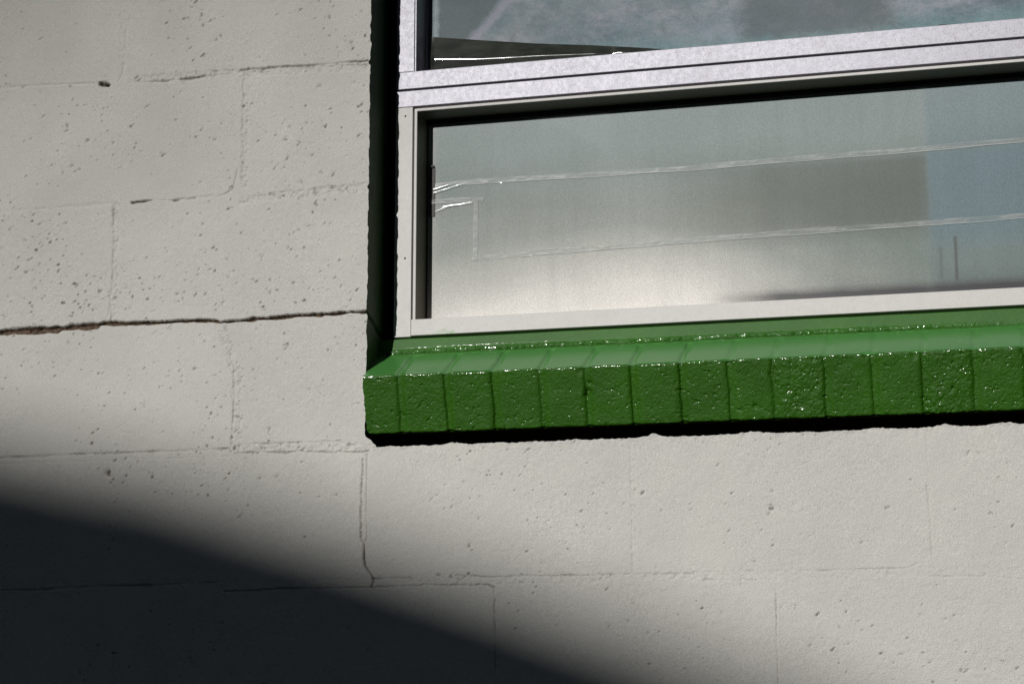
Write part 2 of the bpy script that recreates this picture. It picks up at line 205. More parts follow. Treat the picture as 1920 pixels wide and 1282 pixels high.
# ------------------------------------------------------------------ the block wall
XE, ZB = -.9258, 1.857                 # left edge and lower edge of the window opening
def axis(fine0, fine1, step, lo, hi):
    a = list(np.arange(fine0, fine1, step)); s = step; v = fine1
    while v < hi: a.append(v); s = min(s * 1.12, .06); v += s
    a.append(hi); s = step; v = fine0; b = []
    while v > lo: s = min(s * 1.12, .06); v -= s; b.append(max(v, lo))
    return np.unique(np.array(b[::-1] + a))
STEP = .00125
xs = axis(-1.62, .06, STEP, -7., 5.); zs = axis(1.46, 2.64, STEP, 0., 3.55)
xs[np.argmin(abs(xs - XE))] = XE; zs[np.argmin(abs(zs - ZB))] = ZB
XR, ZT = 1.55, 3.05
xs[np.argmin(abs(xs - XR))] = XR; zs[np.argmin(abs(zs - ZT))] = ZT
gx, gz = np.meshgrid(xs, zs)
def height(gx, gz, xs, zs):
    h = .0010 * fbm(gx, gz, .10, 1, 3) + .00035 * fbm(gx, gz, .016, 5, 3, .6)
    bare_shade = np.zeros_like(h)
    # texture differs from block to block: some smooth, some open and pitted
    course = np.floor((gz - .074) / .1975 + .5 * 0); bl = np.floor((gx + 1.135 + np.where(course % 2 == 0, .2, 0)) / .4)
    tex = .25 + .75 * _bl[(course.astype(int) * 7 + bl.astype(int) * 13) % 97]
    grit = fbm(gx, gz, .0055, 11, 2, .6)
    h += .00048 * tex * grit
    ru, rv = (gx * .82 + gz * .57) * .65, (-gx * .57 + gz * .82) * 1.3
    open_ = 1.25 * np.clip(1.5 * (fbm(ru, rv, .0042, 21, 2, .5) * 1.9 - .945 - .35 * (1 - tex) - .42 * sstep(-.25, .35, fbm(gx, gz, .10, 31, 2)) - .12 * sstep(1.87, 1.80, gz)), 0, .8)
    h -= .0045 * open_; bare_shade = np.maximum(bare_shade, np.clip(open_ * 2 - .5, 0, .45))
    def win(x0, x1, z0, z1):
        a, b = np.searchsorted(xs, [x0, x1]); c, d = np.searchsorted(zs, [z0, z1]); return slice(c, d), slice(a, b)
    def pdist(px, pz, P):
        """distance to a polyline and the width interpolated along it"""
        best = np.full(px.shape, 9.); wd = np.zeros(px.shape)
        for p, q in zip(P[:-1], P[1:]):
            dx, dz = q[0] - p[0], q[1] - p[1]; l2 = dx * dx + dz * dz + 1e-12
            t = np.clip(((px - p[0]) * dx + (pz - p[1]) * dz) / l2, 0, 1)
            d = np.hypot(px - p[0] - t * dx, pz - p[1] - t * dz); m = d < best
            best = np.where(m, d, best)
            if len(p) > 2: wd = np.where(m, p[2] + (q[2] - p[2]) * t, wd)
        return best, wd
    for P, hw, rec, ro in BANDS:
        hw *= .001; A = np.array(P); s = win(A[:, 0].min() - .03, A[:, 0].max() + .03, A[:, 1].min() - .03, A[:, 1].max() + .03)
        X, Z = gx[s], gz[s]; d, _ = pdist(X, Z, P); d = d + .002 * vn(X, Z, .008, 77)
        m = 1 - sstep(hw * .75, hw * 1.15, d)
        h[s] += m * (-.0022 * rec + .0013 * ro * fbm(X, Z, .0045, 41, 2, .7))
        k = np.clip(fbm(X, Z, .006, 43, 2) * 2 - .75, 0, 1) * m * ro
        h[s] -= .0025 * k; bare_shade[s] = np.maximum(bare_shade[s], .35 * k)
    for i, (P, dp, ba) in enumerate(CRACKS):
        A = np.array(P); s = win(A[:, 0].min() - .02, A[:, 0].max() + .02, A[:, 1].min() - .02, A[:, 1].max() + .02)
        X, Z = gx[s], gz[s]
        wx = X + .0011 * fbm(X, Z, .007, 51, 3, .7) ; wz = Z + .0012 * fbm(X, Z, .006, 61, 3, .7)
        d, wd = pdist(wx, wz, P); wd = np.maximum(wd * .001, .0006) * (1 + .45 * vn(X, Z, .012, 71 + i % 5))
        amp = 1. if dp > 6.5 else np.clip(.75 + .6 * vn(X, Z, .02, 83), .15, 1.2)
        g = np.exp(-(d / wd) ** (4 if wd.max() > .0022 else 2)) * amp
        h[s] -= .001 * dp * g; bare_shade[s] = np.maximum(bare_shade[s], ba * sstep(.25, .7, g))
    for x, z, r, dp, ba in PITS:
        r = r * .001 * .52; s = win(x - .02, x + .02, z - .02, z + .02); X, Z = gx[s], gz[s]
        X = X + .0022 * vn(X, Z, .004, 91); Z = Z + .0022 * vn(X, Z, .004, 93)
        u = (X - x) * .8 + (Z - z) * .6; v = -(X - x) * .6 + (Z - z) * .8
        g = np.exp(-((u / (r * 1.35)) ** 2 + (v / (r * .8)) ** 2))
        h[s] -= .00085 * dp * g; bare_shade[s] = np.maximum(bare_shade[s], ba * .85 * sstep(.3, .8, g))
    # ordinary joints beyond the part that is drawn joint by joint
    far = np.maximum(sstep(.02, .12, gx), np.maximum(sstep(-1.6, -1.75, gx) , np.maximum(sstep(1.5, 1.42, gz), sstep(2.62, 2.72, gz))))
    zz = (gz - .074) / .1975; dj = abs(zz - np.round(zz)) * .1975
    xx = (gx + 1.135 + np.where(np.floor(zz) % 2 == 0, .2, 0)) / .4; dv = abs(xx - np.round(xx)) * .4
    h -= far * .0015 * np.exp(-(np.minimum(dj, dv) / .004) ** 2)
    # broken lip of paint and mortar under the sill
    lip = np.exp(-np.abs(gz - ZB) / .006) * (gx > XE) * (gz <= ZB + .001)
    h += lip * .0022 * fbm(gx, gz, .012, 101, 3, .7)
    return h, bare_shade
_bl = np.random.RandomState(8).uniform(0, 1, 97)
h, bare_shade = height(gx, gz, xs, zs)
X = gx.copy(); Z = gz.copy()
# ragged left edge of the opening and ragged top of the block course below the sill
def edge_dx(z):
    e = .0011 * vn(z, z * 0, .011, 111) + .0007 * vn(z, z * 0, .004, 113)
    for zc in (2.444, 2.2494, 2.058): e = e - .0035 * np.exp(-((z - zc) / .0035) ** 2)
    return e + .0165 * (1 - sstep(ZB + .001, ZB + .0215, z + .0015 * vn(z, z * 0, .005, 115)))
def edge_dz(x):
    b = .0013 * fbm(x, x * 0, .02, 121, 4, .7) + .0011 * fbm(x, x * 0, .0045, 127, 2, .7)
    for xc, a, wd in ((-.79, .0025, .012), (-.50, .0045, .014), (-.36, .003, .02), (-.19, .003, .011), (-.10, .0035, .016), (-.02, .003, .02), (-.61, .002, .01)):
        b = b + a * np.exp(-((x - xc) / wd) ** 2) * (1 + .35 * vn(x, x * 0, .006, 123))
    return b
fall = np.exp(-np.abs(gx - XE) / .012)
X += fall * np.where(gz >= ZB - .02, edge_dx(np.maximum(gz, ZB)), 0) * (gz > ZB - .0001) 
low = (gz <= ZB + .0001) & (gx > XE - .0001)
Z += np.where(low, np.exp(-(ZB - gz) / .01) * edge_dz(gx) * sstep(XE, XE + .03, gx), 0)
ix, iz = int(np.argmin(abs(xs - XE))), int(np.argmin(abs(zs - ZB)))
jx, jz = int(np.argmin(abs(xs - XR))), int(np.argmin(abs(zs - ZT)))
keep = np.ones((len(zs) - 1, len(xs) - 1), dtype=bool); keep[iz:jz, ix:jx] = False
# top of the block course meets the ragged corner lump: slide the first row with it
corner = (gx >= XE) & (gx < XE + .03) & (abs(gz - ZB) < 1e-6)
X[corner] += 0
wallmat = mat_wall()
wall = thing('block_wall', (0, 0, 0), 'white painted concrete block wall with cracked mortar joints around the window', 'wall')
link('masonry', gridmesh('masonry', X, -h, Z, keep, {'bare_shade': bare_shade}), wallmat, wall)

# reveal (jamb) of the opening, painted dark green on the inside
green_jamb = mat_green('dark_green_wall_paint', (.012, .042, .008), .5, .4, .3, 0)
ys = np.concatenate([[0], np.linspace(.0015, .16, 46)])
zz = zs[iz:jz + 1]; JY, JZ = np.meshgrid(ys, zz)
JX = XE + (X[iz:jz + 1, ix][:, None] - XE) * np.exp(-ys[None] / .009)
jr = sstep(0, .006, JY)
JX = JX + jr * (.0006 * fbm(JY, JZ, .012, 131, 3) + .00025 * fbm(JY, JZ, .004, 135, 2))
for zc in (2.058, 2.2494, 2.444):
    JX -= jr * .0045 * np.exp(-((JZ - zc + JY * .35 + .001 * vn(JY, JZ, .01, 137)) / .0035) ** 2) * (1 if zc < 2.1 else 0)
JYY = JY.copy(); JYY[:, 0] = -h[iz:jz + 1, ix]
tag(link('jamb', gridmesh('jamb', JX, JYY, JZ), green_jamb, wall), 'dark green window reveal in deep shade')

# raw mortar bed recessed under the sill, and the outer corners of the opening
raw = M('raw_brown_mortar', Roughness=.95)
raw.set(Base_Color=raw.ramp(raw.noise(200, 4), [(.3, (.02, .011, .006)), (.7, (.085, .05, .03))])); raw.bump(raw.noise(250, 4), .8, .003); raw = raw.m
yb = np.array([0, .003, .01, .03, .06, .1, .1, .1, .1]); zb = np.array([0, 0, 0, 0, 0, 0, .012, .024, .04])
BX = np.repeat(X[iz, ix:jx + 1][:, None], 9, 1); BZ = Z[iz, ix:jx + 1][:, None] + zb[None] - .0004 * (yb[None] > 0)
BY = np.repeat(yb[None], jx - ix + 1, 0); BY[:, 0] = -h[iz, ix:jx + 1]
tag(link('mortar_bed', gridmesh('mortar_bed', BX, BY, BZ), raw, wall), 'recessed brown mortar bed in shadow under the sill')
boxes('opening_return', [(XR, XR + .01, .001, .16, ZB, ZT), (XE, XR, .001, .16, ZT, ZT + .01)], green_jamb, wall, 0)

# ------------------------------------------------------------------ sloping sill of bricks on edge, green gloss paint
sill = thing('brick_sill', (-.3, 0, 1.876), 'glossy green painted sill of bricks on edge, sloping out below the window', 'window sill')
JO = [-.8706, -.7993, -.7281, -.6587, -.591, -.5256, -.455, -.3876, -.3269, -.2553, -.1911, -.1242, -.0568]
JO += [-.0568 + .067 * k for k in range(1, 24)]
ST = .0009
sx = np.concatenate([np.arange(-.9253, .03, ST), np.arange(.03, 1.55, .004)])
prof = [(.075, 1.884), (.0075, 1.8765), (-.0165, 1.9590), (.0635, 2.0045)]
segn = [14, 98, 104]
pts = []; nrm = []; sv = []; s0 = 0
for k, n in enumerate(segn):
    a, b = np.array(prof[k]), np.array(prof[k + 1]); L = np.linalg.norm(b - a); t = (b - a) / L; nn = np.array([-t[1], t[0]])
    for i in range(n + (k == 2)):
        pts.append(a + (b - a) * i / n); nrm.append(nn); sv.append(s0 + L * i / n)
    s0 += L
pts = np.array(pts); nrm = np.array(nrm); sv = np.array(sv)
L1 = np.hypot(.0675, .0075); L2 = L1 + np.hypot(.024, .0825); L3 = sv[-1]
# round the arrises: smooth positions and normals along the section
def smooth(a, n):
    for _ in range(n):
        b = a.copy(); b[1:-1] = (a[:-2] + 2 * a[1:-1] + a[2:]) / 4; a = b
    return a
pts = smooth(pts, 6); nrm = smooth(nrm, 14); nrm /= np.linalg.norm(nrm, axis=1)[:, None]
# outward normal must point to the yard / up
if nrm[60][0] > 0: nrm = -nrm
SX, SS = np.meshgrid(sx, sv)
face = ((SS > L1 - .002) & (SS < L2 - .001)).astype(float); top = sstep(L2 - .001, L2 + .004, SS)
dj = np.full(SX.shape, 1.); bi = np.zeros(SX.shape, dtype=int)
for i, j in enumerate(JO):
    jj = j + .0012 * vn(SS, SS * 0 + i, .02, 141); d = SX - jj
    dj = np.where(abs(d) < abs(dj), d, dj); bi += (d > 0)
rough = np.where((bi == 9) | (bi == 12), 2.6, .8 + .5 * _bl[bi % 97])
hs = face * (.00036 * rough * fbm(SX, SS, .0034, 151, 3, .7) + .0006 * fbm(SX, SS, .02, 155, 2))
hs += face * np.where(rough > 2, .0007 * fbm(SX, SS, .0065, 158, 2), 0)
hs += top * (.00006 * fbm(SX, SS, .006, 161, 3) + .0003 * fbm(SX, SS, .045, 165, 2))
pit = np.clip(fbm(SX * .7, SS, .0042, 171, 2) * 1.8 - .8, 0, 1); hs -= face * .0022 * pit * np.minimum(rough, 1.5)
jw = .0048
g = np.exp(-(np.abs(dj - .001) / jw) ** 2.6); g2 = np.exp(-((dj + .0022 + .0008 * vn(SX, SS, .005, 173)) / .0016) ** 2)
hs += face * .0011 * (_bl[(bi * 7 + 3) % 97] - .5) * (1 - np.exp(-(dj / .006) ** 2)) + top * .0009 * (_bl[(bi * 5 + 11) % 97] - .5) * (1 - np.exp(-(dj / .006) ** 2)) * (1 - sstep(L3 - .02, L3 - .004, SS))
hs -= face * (.0030 * np.exp(-(np.abs(dj - .001) / .0060) ** 2) + .0016 * g2 * (.5 + _bl[(bi + 40) % 97]))
hs -= top * (.0024 * np.exp(-(np.abs(dj) / .0045) ** 2.5)) * (1 - sstep(L3 - .014, L3 - .002, SS)) * np.where(SX < -.42, 1, .35)
# nicked arris and missing chip
ar = np.exp(-((SS - L2) / .0035) ** 2); hs += ar * (.0009 * fbm(SX, SS, .007, 181, 3, .6) - .0016 * np.exp(-(dj / .006) ** 2))
ab = np.exp(-((SS - L1) / .004) ** 2); hs += ab * .0014 * fbm(SX, SS, .009, 185, 3, .7)
for cx, cs, r, dp in ((-.591, L1 + .050, .004, .004), (-.594, L1 + .044, .003, .004), (-.587, L1 + .062, .003, .003), (-.60, L2 - .006, .006, .002), (-.20, L2, .005, .003), (-.135, L2 - .004, .006, .0025), (-.355, L1 + .02, .003, .003), (-.27, L2 - .002, .004, .003)):
    hs -= dp * np.exp(-(((SX - cx) / r) ** 2 + ((SS - cs) / r) ** 2))
# bead of old paint and filler along the back of the slope, with slits
bd = np.exp(-((SS - L3 + .0022) / .0022) ** 2) * (1 - sstep(-.1, .05, SX) * .6)
hs += bd * (.0012 + .0019 * fbm(SX, SS, .0045, 191, 3, .7))
for cx, wd in ((-.862, .008), (-.775, .006), (-.655, .005), (-.583, .004), (-.502, .006), (-.43, .006), (-.385, .005), (-.21, .005), (-.145, .005)):
    hs -= .0022 * np.exp(-(np.abs(SX - cx) / wd) ** 3) * np.exp(-((SS - L3 + .0085) / .0009) ** 2)
P = pts[:, None, :] + nrm[:, None, :] * hs[..., None]
SXX = SX + np.exp(-(SX + .9253) / .004) * (.0012 * vn(SS, SS * 0, .008, 195) + .0008 * vn(SS, SS * 0, .003, 197)) + np.exp(-(SX + .9253) / .01) * (.004 * (SS < L1 + .004))
green_sill = mat_green('green_gloss_paint', (.024, .094, .004), .42, .6, .25, .6, (.066, .235, .052))
link('brick_course', gridmesh('brick_course', SXX, P[..., 0], P[..., 1], flip=False, attrs={'slope': top * (1 - np.clip(bd * 1.5, 0, 1)), 'bead': np.clip(bd * 1.5, 0, 1) + .8 * ar + np.where(rough > 2, .12, 0) * face}), green_sill, sill)
# left end of the sill, closed
nE = len(sv); ex = SXX[:, 0]; ey = P[:, 0, 0]; ez = P[:, 0, 1]
EX = np.stack([ex, ex + .0004, ex + .001], 1); EY = np.stack([ey, ey * .9 + .003, np.full(nE, .03)], 1); EZ = np.stack([ez, ez * .96 + 1.93 * .04, np.full(nE, 1.935)], 1)
link('end_face', gridmesh('end_face', EX, EY, EZ), green_sill, sill)

# green timber ledge behind the slope, under the metal frame
lx = np.concatenate([np.arange(-.94, .03, .0012), np.arange(.03, 1.56, .01)])
lp = [(.063, 2.0005), (.0632, 2.004)] + [(.0636 + .0012 * t, 2.005 + .0215 * t) for t in np.linspace(0, 1, 30) ** 1.3] + [(.0652, 2.0275), (.0668, 2.0280), (.078, 2.0284), (.10, 2.0288)]
LX, LI = np.meshgrid(lx, np.arange(len(lp))); lp = np.array(lp)
LYb = lp[LI, 0]; LZb = lp[LI, 1]
k = np.exp(-((LZb - 2.0075) / .0028) ** 2) * (1 - .75 * sstep(-.25, .0, LX))
lump = .0012 + .0034 * np.clip(fbm(LX * .8, LZb, .0034, 201, 3, .7) + .15, 0, 1)
LYd = LYb - k * lump - .00012 * fbm(LX, LZb, .01, 205, 2) * (LI < 32)
LZd = LZb + .0004 * fbm(LX, LX * 0, .05, 207, 2) * (LI > 26)
green_ledge = mat_green('green_ledge_paint', (.029, .118, .010), .55, .15, .3, 0, bead=True)
link('back_ledge', gridmesh('back_ledge', LX, LYd, LZd, attrs={'bead': np.clip(k * 1.6, 0, 1)}), green_ledge, sill)

# ------------------------------------------------------------------ aluminium window
alu = mat_metal('oxidised_aluminium', (.385, .38, .43), .50, .4, .50)
alu_pale = mat_metal('chalky_aluminium', (.60, .59, .575), .6, .12, .16, True)
dark = plain('plain_black', (.012, .012, .012), .6)
win = thing('metal_window', (-.2, .09, 2.03), 'oxidised aluminium window with taped hazy panes, set behind the green sill', 'window')
F = .072
def ring(name, x0, x1, z0, z1, prof, mat, parent):
    """mitred frame: profile of (inset, y) swept round a rectangle"""
    V = []; Fc = []
    for i, y in prof:
        V += [(x0 + i, y, z0 + i), (x1 - i, y, z0 + i), (x1 - i, y, z1 - i), (x0 + i, y, z1 - i)]
    for r in range(len(prof) - 1):
        for c in range(4):
            a, b = r * 4 + c, r * 4 + (c + 1) % 4; Fc.append((a, b, b + 4, a + 4))
    return link(name, npmesh(name, V, Fc), mat, parent, smooth=False)
# fixed frame: stiles, transom, head
boxes('frame_stile', [(-.9085, -.8812, F + .0005, .14, 2.0322, 2.3916)], alu_pale, win)
boxes('frame_stile', [(-.9085, -.8797, F + .0005, .14, 2.4488, 3.05)], alu, win)
boxes('frame_stile', [(1.50, 1.55, F, .14, 2.0322, 3.05)], alu, win)
boxes('transom', [(-.9085, 1.50, F, .14, 2.3922, 2.4176)], alu, win)
boxes('frame_head', [(-.8797, 1.50, F, .14, 3.02, 3.05)], alu, win)
# screws in the lower stile

for x, z in ((-.893, 2.3778), (-.8914, 2.1538)):
    bm = bmesh.new(); bmesh.ops.create_cone(bm, cap_ends=True, segments=14, radius1=.0016, radius2=.0013, depth=.001, matrix=Matrix.Translation((x, F, z)) @ Matrix.Rotation(R(90), 4, 'X'))
    me = bpy.data.meshes.new('screw'); bm.to_mesh(me); bm.free(); link('screw', me, dark, win, False)
# lower sash: thin lip, deep dark reveal, wide bottom rail
pr = [(0, .10), (0, F + .0006), (.0006, F), (.0040, F), (.0046, F + .0008)]
low = ring('lower_sash', -.8782, 1.485, 2.0345, 2.3885, pr, alu_pale, win)
bead_shade = mat_metal('shaded_bead_metal', (.13, .12, .09), .5, .2, .4)  # dark tone paints the shade of the recess into the bead
ring('glazing_bead', -.8782, 1.485, 2.0345, 2.3885, [(.0046, F + .0008), (.0062, .090), (.0085, .113), (.0100, .113), (.0100, .125)], bead_shade, low)
boxes('bottom_rail', [(-.8806, 1.488, F - .0004, .112, 2.0335, 2.0583), (-.870, 1.478, .104, .1135, 2.0583, 2.0640)], alu_pale, low, .0008)
boxes('shade_gasket', [(-.8705, 1.478, .109, .1142, 2.3722, 2.3795), (-.8705, -.8683, .1105, .1142, 2.064, 2.374)], dark, low, .0003)  # top strip carries the lip's shadow on the glass besides the seal
# upper sash: bottom rail, lip and bead
pr2 = [(0, .10), (0, F + .0006), (.0005, F), (.0022, F), (.0028, F + .0008), (.0045, .112), (.0085, .1125), (.0085, .125)]
upp = ring('upper_sash', -.8788, 1.485, 2.430, 3.01, pr2, alu, win)
boxes('bottom_rail', [(-.9085, 1.488, F - .0003, .112, 2.4208, 2.4484)], alu, upp, .0008)
# dark fillers carry the groove shade between frame members; backing closes the opening
boxes('shade_gasket', [(-.9080, 1.488, .084, .12, 2.3888, 2.3921), (-.9080, 1.488, .084, .12, 2.4177, 2.4207)], dark, win, 0)
boxes('backing', [(-.925, 1.55, .126, .15, 2.03, 3.05)], dark, win, 0)

def glass_mat(name, lower):
    m = M(name)
    x, y, z = m.sep()
    grain = m.noise(650, 3, .8)
    if lower:
        cl = m.ramp(m.noise(5.5, 4, .6, m.pos(.6, 1, 1.6)), [(.3, (.138, .182, .155)), (.55, (.175, .218, .20)), (.75, (.205, .248, .24))])
        # sun bounced off the sill, painted as glow on dusty foot; paler, bluer head
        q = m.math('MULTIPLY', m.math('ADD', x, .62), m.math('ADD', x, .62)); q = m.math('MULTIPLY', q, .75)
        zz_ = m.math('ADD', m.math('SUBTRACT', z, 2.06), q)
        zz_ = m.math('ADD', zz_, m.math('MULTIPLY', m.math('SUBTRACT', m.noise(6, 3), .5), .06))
        foot_glow = m.ramp(zz_, [(.0, 1.), (.04, .92), (.08, .6), (.14, .2), (.24, 0.)])
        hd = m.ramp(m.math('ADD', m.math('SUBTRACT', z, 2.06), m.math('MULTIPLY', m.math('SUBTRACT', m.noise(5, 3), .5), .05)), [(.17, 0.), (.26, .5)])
        c = m.mix(foot_glow, m.mix(hd, cl, (.33, .40, .42)), (.80, .775, .735))
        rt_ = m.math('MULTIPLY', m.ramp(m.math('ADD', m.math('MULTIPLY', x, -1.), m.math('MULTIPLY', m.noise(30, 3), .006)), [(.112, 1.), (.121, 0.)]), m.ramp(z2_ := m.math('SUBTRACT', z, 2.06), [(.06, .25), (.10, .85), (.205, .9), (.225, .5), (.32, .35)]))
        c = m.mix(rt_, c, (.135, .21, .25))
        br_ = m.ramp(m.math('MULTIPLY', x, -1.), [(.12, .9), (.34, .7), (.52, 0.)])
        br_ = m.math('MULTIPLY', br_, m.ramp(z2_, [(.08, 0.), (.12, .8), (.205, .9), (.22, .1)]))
        c = m.mix(m.math('MULTIPLY', br_, m.math('SUBTRACT', 1., rt_)), c, (.088, .108, .092))  # dark rectangle and blue zone paint the mirrored building and sky into the colour
        # grime line along the foot on the right, two dirty runs, a pale smear down the left edge
        wob = m.math('MULTIPLY', m.math('SUBTRACT', m.noise(25, 4), .5), .006)
        gl = m.math('MULTIPLY', m.ramp(m.math('ADD', m.math('SUBTRACT', z, 2.0735), wob), [(.0, 1.), (.003, .75), (.012, .2), (.03, 0.)]), m.ramp(m.math('ADD', x, .45), [(.0, 0.), (.12, .9), (.4, 1.)]))
        c = m.mix(gl, c, (.035, .035, .04))
        for dx_, wd_, za, zb, am_ in ((-.0782, .0025, 2.080, 2.145, .75), (-.0995, .0035, 2.083, 2.131, .35)):
            dm = m.ramp(m.math('ABSOLUTE', m.math('SUBTRACT', m.math('ADD', x, m.math('MULTIPLY', wob, .3)), dx_)), [(wd_ * .4, am_), (wd_, 0.)])
            dz_ = m.math('MULTIPLY', m.ramp(m.math('SUBTRACT', z, za), [(0., 0.), (.002, 1.)]), m.ramp(m.math('SUBTRACT', z, zb), [(0., 1.), (.004, 0.)]))
            c = m.mix(m.math('MULTIPLY', dm, dz_), c, (.05, .055, .05))
        sm = m.math('MULTIPLY', m.ramp(m.math('ADD', m.math('ADD', x, .8695), m.math('MULTIPLY', wob, 2.)), [(.004, .8), (.022, 0.)]), m.noise(40, 4, .7))
        c = m.mix(sm, c, (.48, .45, .40))
        c = m.mix(1., c, m.ramp(m.noise(1., 5, .7, m.pos(34, 1, 2.2)), [(.3, .94), (.7, 1.05)]), 'MULTIPLY')
        c = m.mix(1., c, m.ramp(grain, [(.30, .66), (.70, 1.28)]), 'MULTIPLY')
        m.set(Base_Color=c, Roughness=.5, IOR=1.5, Specular_IOR_Level=.35, Coat_Weight=.8, Coat_Roughness=.025, Coat_IOR=1.7)
        m.bump(grain, .12, .0003)
    else:
        v = m.pos(1, 1, 1.5)
        n1 = m.noise(6.5, 6, .72, v, .15); n2 = m.noise(12, 7, .78, m.pos(1, 1, 1.7, 3), .2); n3 = m.noise(34, 5, .75, m.pos(1, 1, 1.2, 7), .6)
        c = m.ramp(n1, [(.30, (.060, .09, .108)), (.46, (.14, .205, .24)), (.58, (.21, .255, .285)), (.72, (.33, .33, .37))])
        c = m.mix(m.ramp(n2, [(.46, 0.), (.66, .75)]), c, (.30, .31, .37))
        c = m.mix(m.ramp(n3, [(.46, 0.), (.66, .7)]), c, (.12, .165, .185))
        tl = m.ramp(m.math('ADD', m.math('SUBTRACT', z, 2.445), m.math('MULTIPLY', m.math('SUBTRACT', n3, .5), .04)), [(.0, 1.), (.02, .7), (.045, 0.)])
        c = m.mix(m.math('MULTIPLY', tl, .6), c, (.10, .24, .25))
        # clean dark triangle at the left end, bordered by a whitish run
        lx_ = m.math('ADD', x, .868); lf = m.math('SUBTRACT', lx_, m.math('MULTIPLY', m.math('SUBTRACT', z, 2.50), .9)); lf = m.math('ADD', lf, m.math('MULTIPLY', m.math('SUBTRACT', n3, .5), .03))
        c = m.mix(m.ramp(lf, [(.05, .8), (.062, 0.)]), c, (.075, .11, .12))
        c = m.mix(m.ramp(m.math('ABSOLUTE', m.math('SUBTRACT', lf, .068)), [(.004, .7), (.014, 0.)]), c, (.30, .31, .38))
        c = m.mix(m.ramp(m.math('ADD', m.math('ABSOLUTE', m.math('SUBTRACT', lx_, .010)), m.math('MULTIPLY', m.math('SUBTRACT', n3, .5), .012)), [(.002, .8), (.006, 0.)]), c, (.34, .42, .45))
        # peeled, darker patch
        px = m.ramp(m.math('ADD', m.math('MULTIPLY', m.math('ABSOLUTE', m.math('ADD', x, .265)), 3.), m.math('MULTIPLY', n2, .25)), [(.42, 1.), (.52, 0.)])
        px = m.math('MULTIPLY', px, m.ramp(m.math('ADD', m.math('SUBTRACT', z, 2.445), m.math('MULTIPLY', m.math('SUBTRACT', n3, .5), .03)), [(.012, 0.), (.028, 1.)]))
        c = m.mix(m.math('MULTIPLY', px, .72), c, (.075, .095, .108))
        c = m.mix(1., c, m.ramp(grain, [(.35, .8), (.65, 1.15)]), 'MULTIPLY')
        m.set(Base_Color=c, Roughness=.55, Specular_IOR_Level=.3)
        m.bump(m.noise(40, 4), .15, .001)
    return m.m
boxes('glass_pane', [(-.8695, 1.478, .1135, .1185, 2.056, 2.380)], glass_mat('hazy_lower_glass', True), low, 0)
boxes('glass_pane', [(-.8705, 1.478, .1132, .1185, 2.44, 3.005)], glass_mat('stained_upper_glass', False), upp, 0)

# clear tape and foil on the lower pane
tape = M('clouded_clear_tape', Roughness=.45, IOR=1.5)
tape.set(Base_Color=(.42, .45, .44), Coat_Weight=.12, Coat_Roughness=.25, Alpha=tape.ramp(tape.noise(60, 4, .7, tape.pos(.35, 1, 3)), [(.35, .12), (.5, .32), (.66, .65)])); tape.bump(tape.noise(180, 3), .3, .0006); tape = tape.m
def ribbon(name, P, hw, mat, parent, label, wr=.0002, seed=301, y0=.1128, n=None):
    P = np.array(P); d = np.r_[0, np.cumsum(np.hypot(*np.diff(P, axis=0).T))]
    n = n or max(8, int(d[-1] / .002)); t = np.linspace(0, d[-1], n); cx = np.interp(t, d, P[:, 0]); cz = np.interp(t, d, P[:, 1])
    tx = np.gradient(cx); tz = np.gradient(cz); l = np.hypot(tx, tz); tx /= l; tz /= l
    u = np.linspace(-1, 1, 9); T, U = np.meshgrid(t, u)
    H = hw * (1 + .18 * vn(T, T * 0, .03, seed)) 
    Xr = cx[None] - tz[None] * U * H + 0 * T; Zr = cz[None] + tx[None] * U * H + .0008 * vn(T, T * 0, .05, seed + 2)
    Yr = y0 - wr * (1.2 + fbm(T, U * hw * 2, .008, seed + 4, 2))
    o = link(name, gridmesh(name, Xr, Yr, Zr), mat, parent); return tag(o, label)
pane = low
ribbon('tape_strip', [(-.862, 2.2755), (-.8108, 2.2775), (-.7006, 2.2768), (-.576, 2.2754), (-.4541, 2.2748), (-.2956, 2.277), (-.1415, 2.2784), (.0121, 2.281), (.4, 2.285)], .0035, tape, pane, 'long clouded tape strip across the upper third of the pane')
ribbon('tape_strip', [(-.7975, 2.1542), (-.7008, 2.160), (-.5771, 2.1615), (-.4561, 2.1646), (-.2987, 2.1667), (-.1456, 2.168), (.0069, 2.1698), (.4, 2.175)], .0036, tape, pane, 'lower long clouded tape strip across the pane', seed=331)
ribbon('tape_strip', [(-.7910, 2.2500), (-.7915, 2.1522)], .0035, tape, pane, 'short upright tape strip', seed=341, y0=.1122)
ribbon('tape_strip', [(-.866, 2.2498), (-.83, 2.2495), (-.7790, 2.2479)], .0036, tape, pane, 'short level tape strip at the left edge', seed=351, y0=.1118)
edge = M('tape_edge', Roughness=.5, Base_Color=(.55, .58, .57), Coat_Weight=.2, Alpha=.5).m
ribbon('tape_edge', [(-.809, 2.2735), (-.7006, 2.2732), (-.576, 2.2716), (-.4541, 2.2710), (-.2956, 2.2733), (-.1415, 2.2745), (.0121, 2.2772), (.4, 2.281)], .0006, edge, pane, None, y0=.1121, seed=361)
ribbon('tape_edge', [(-.72, 2.1545), (-.5771, 2.1580), (-.4561, 2.1610), (-.2987, 2.1628), (-.1456, 2.1643), (.0069, 2.1660), (.4, 2.17)], .0005, edge, pane, None, y0=.1121, seed=371)
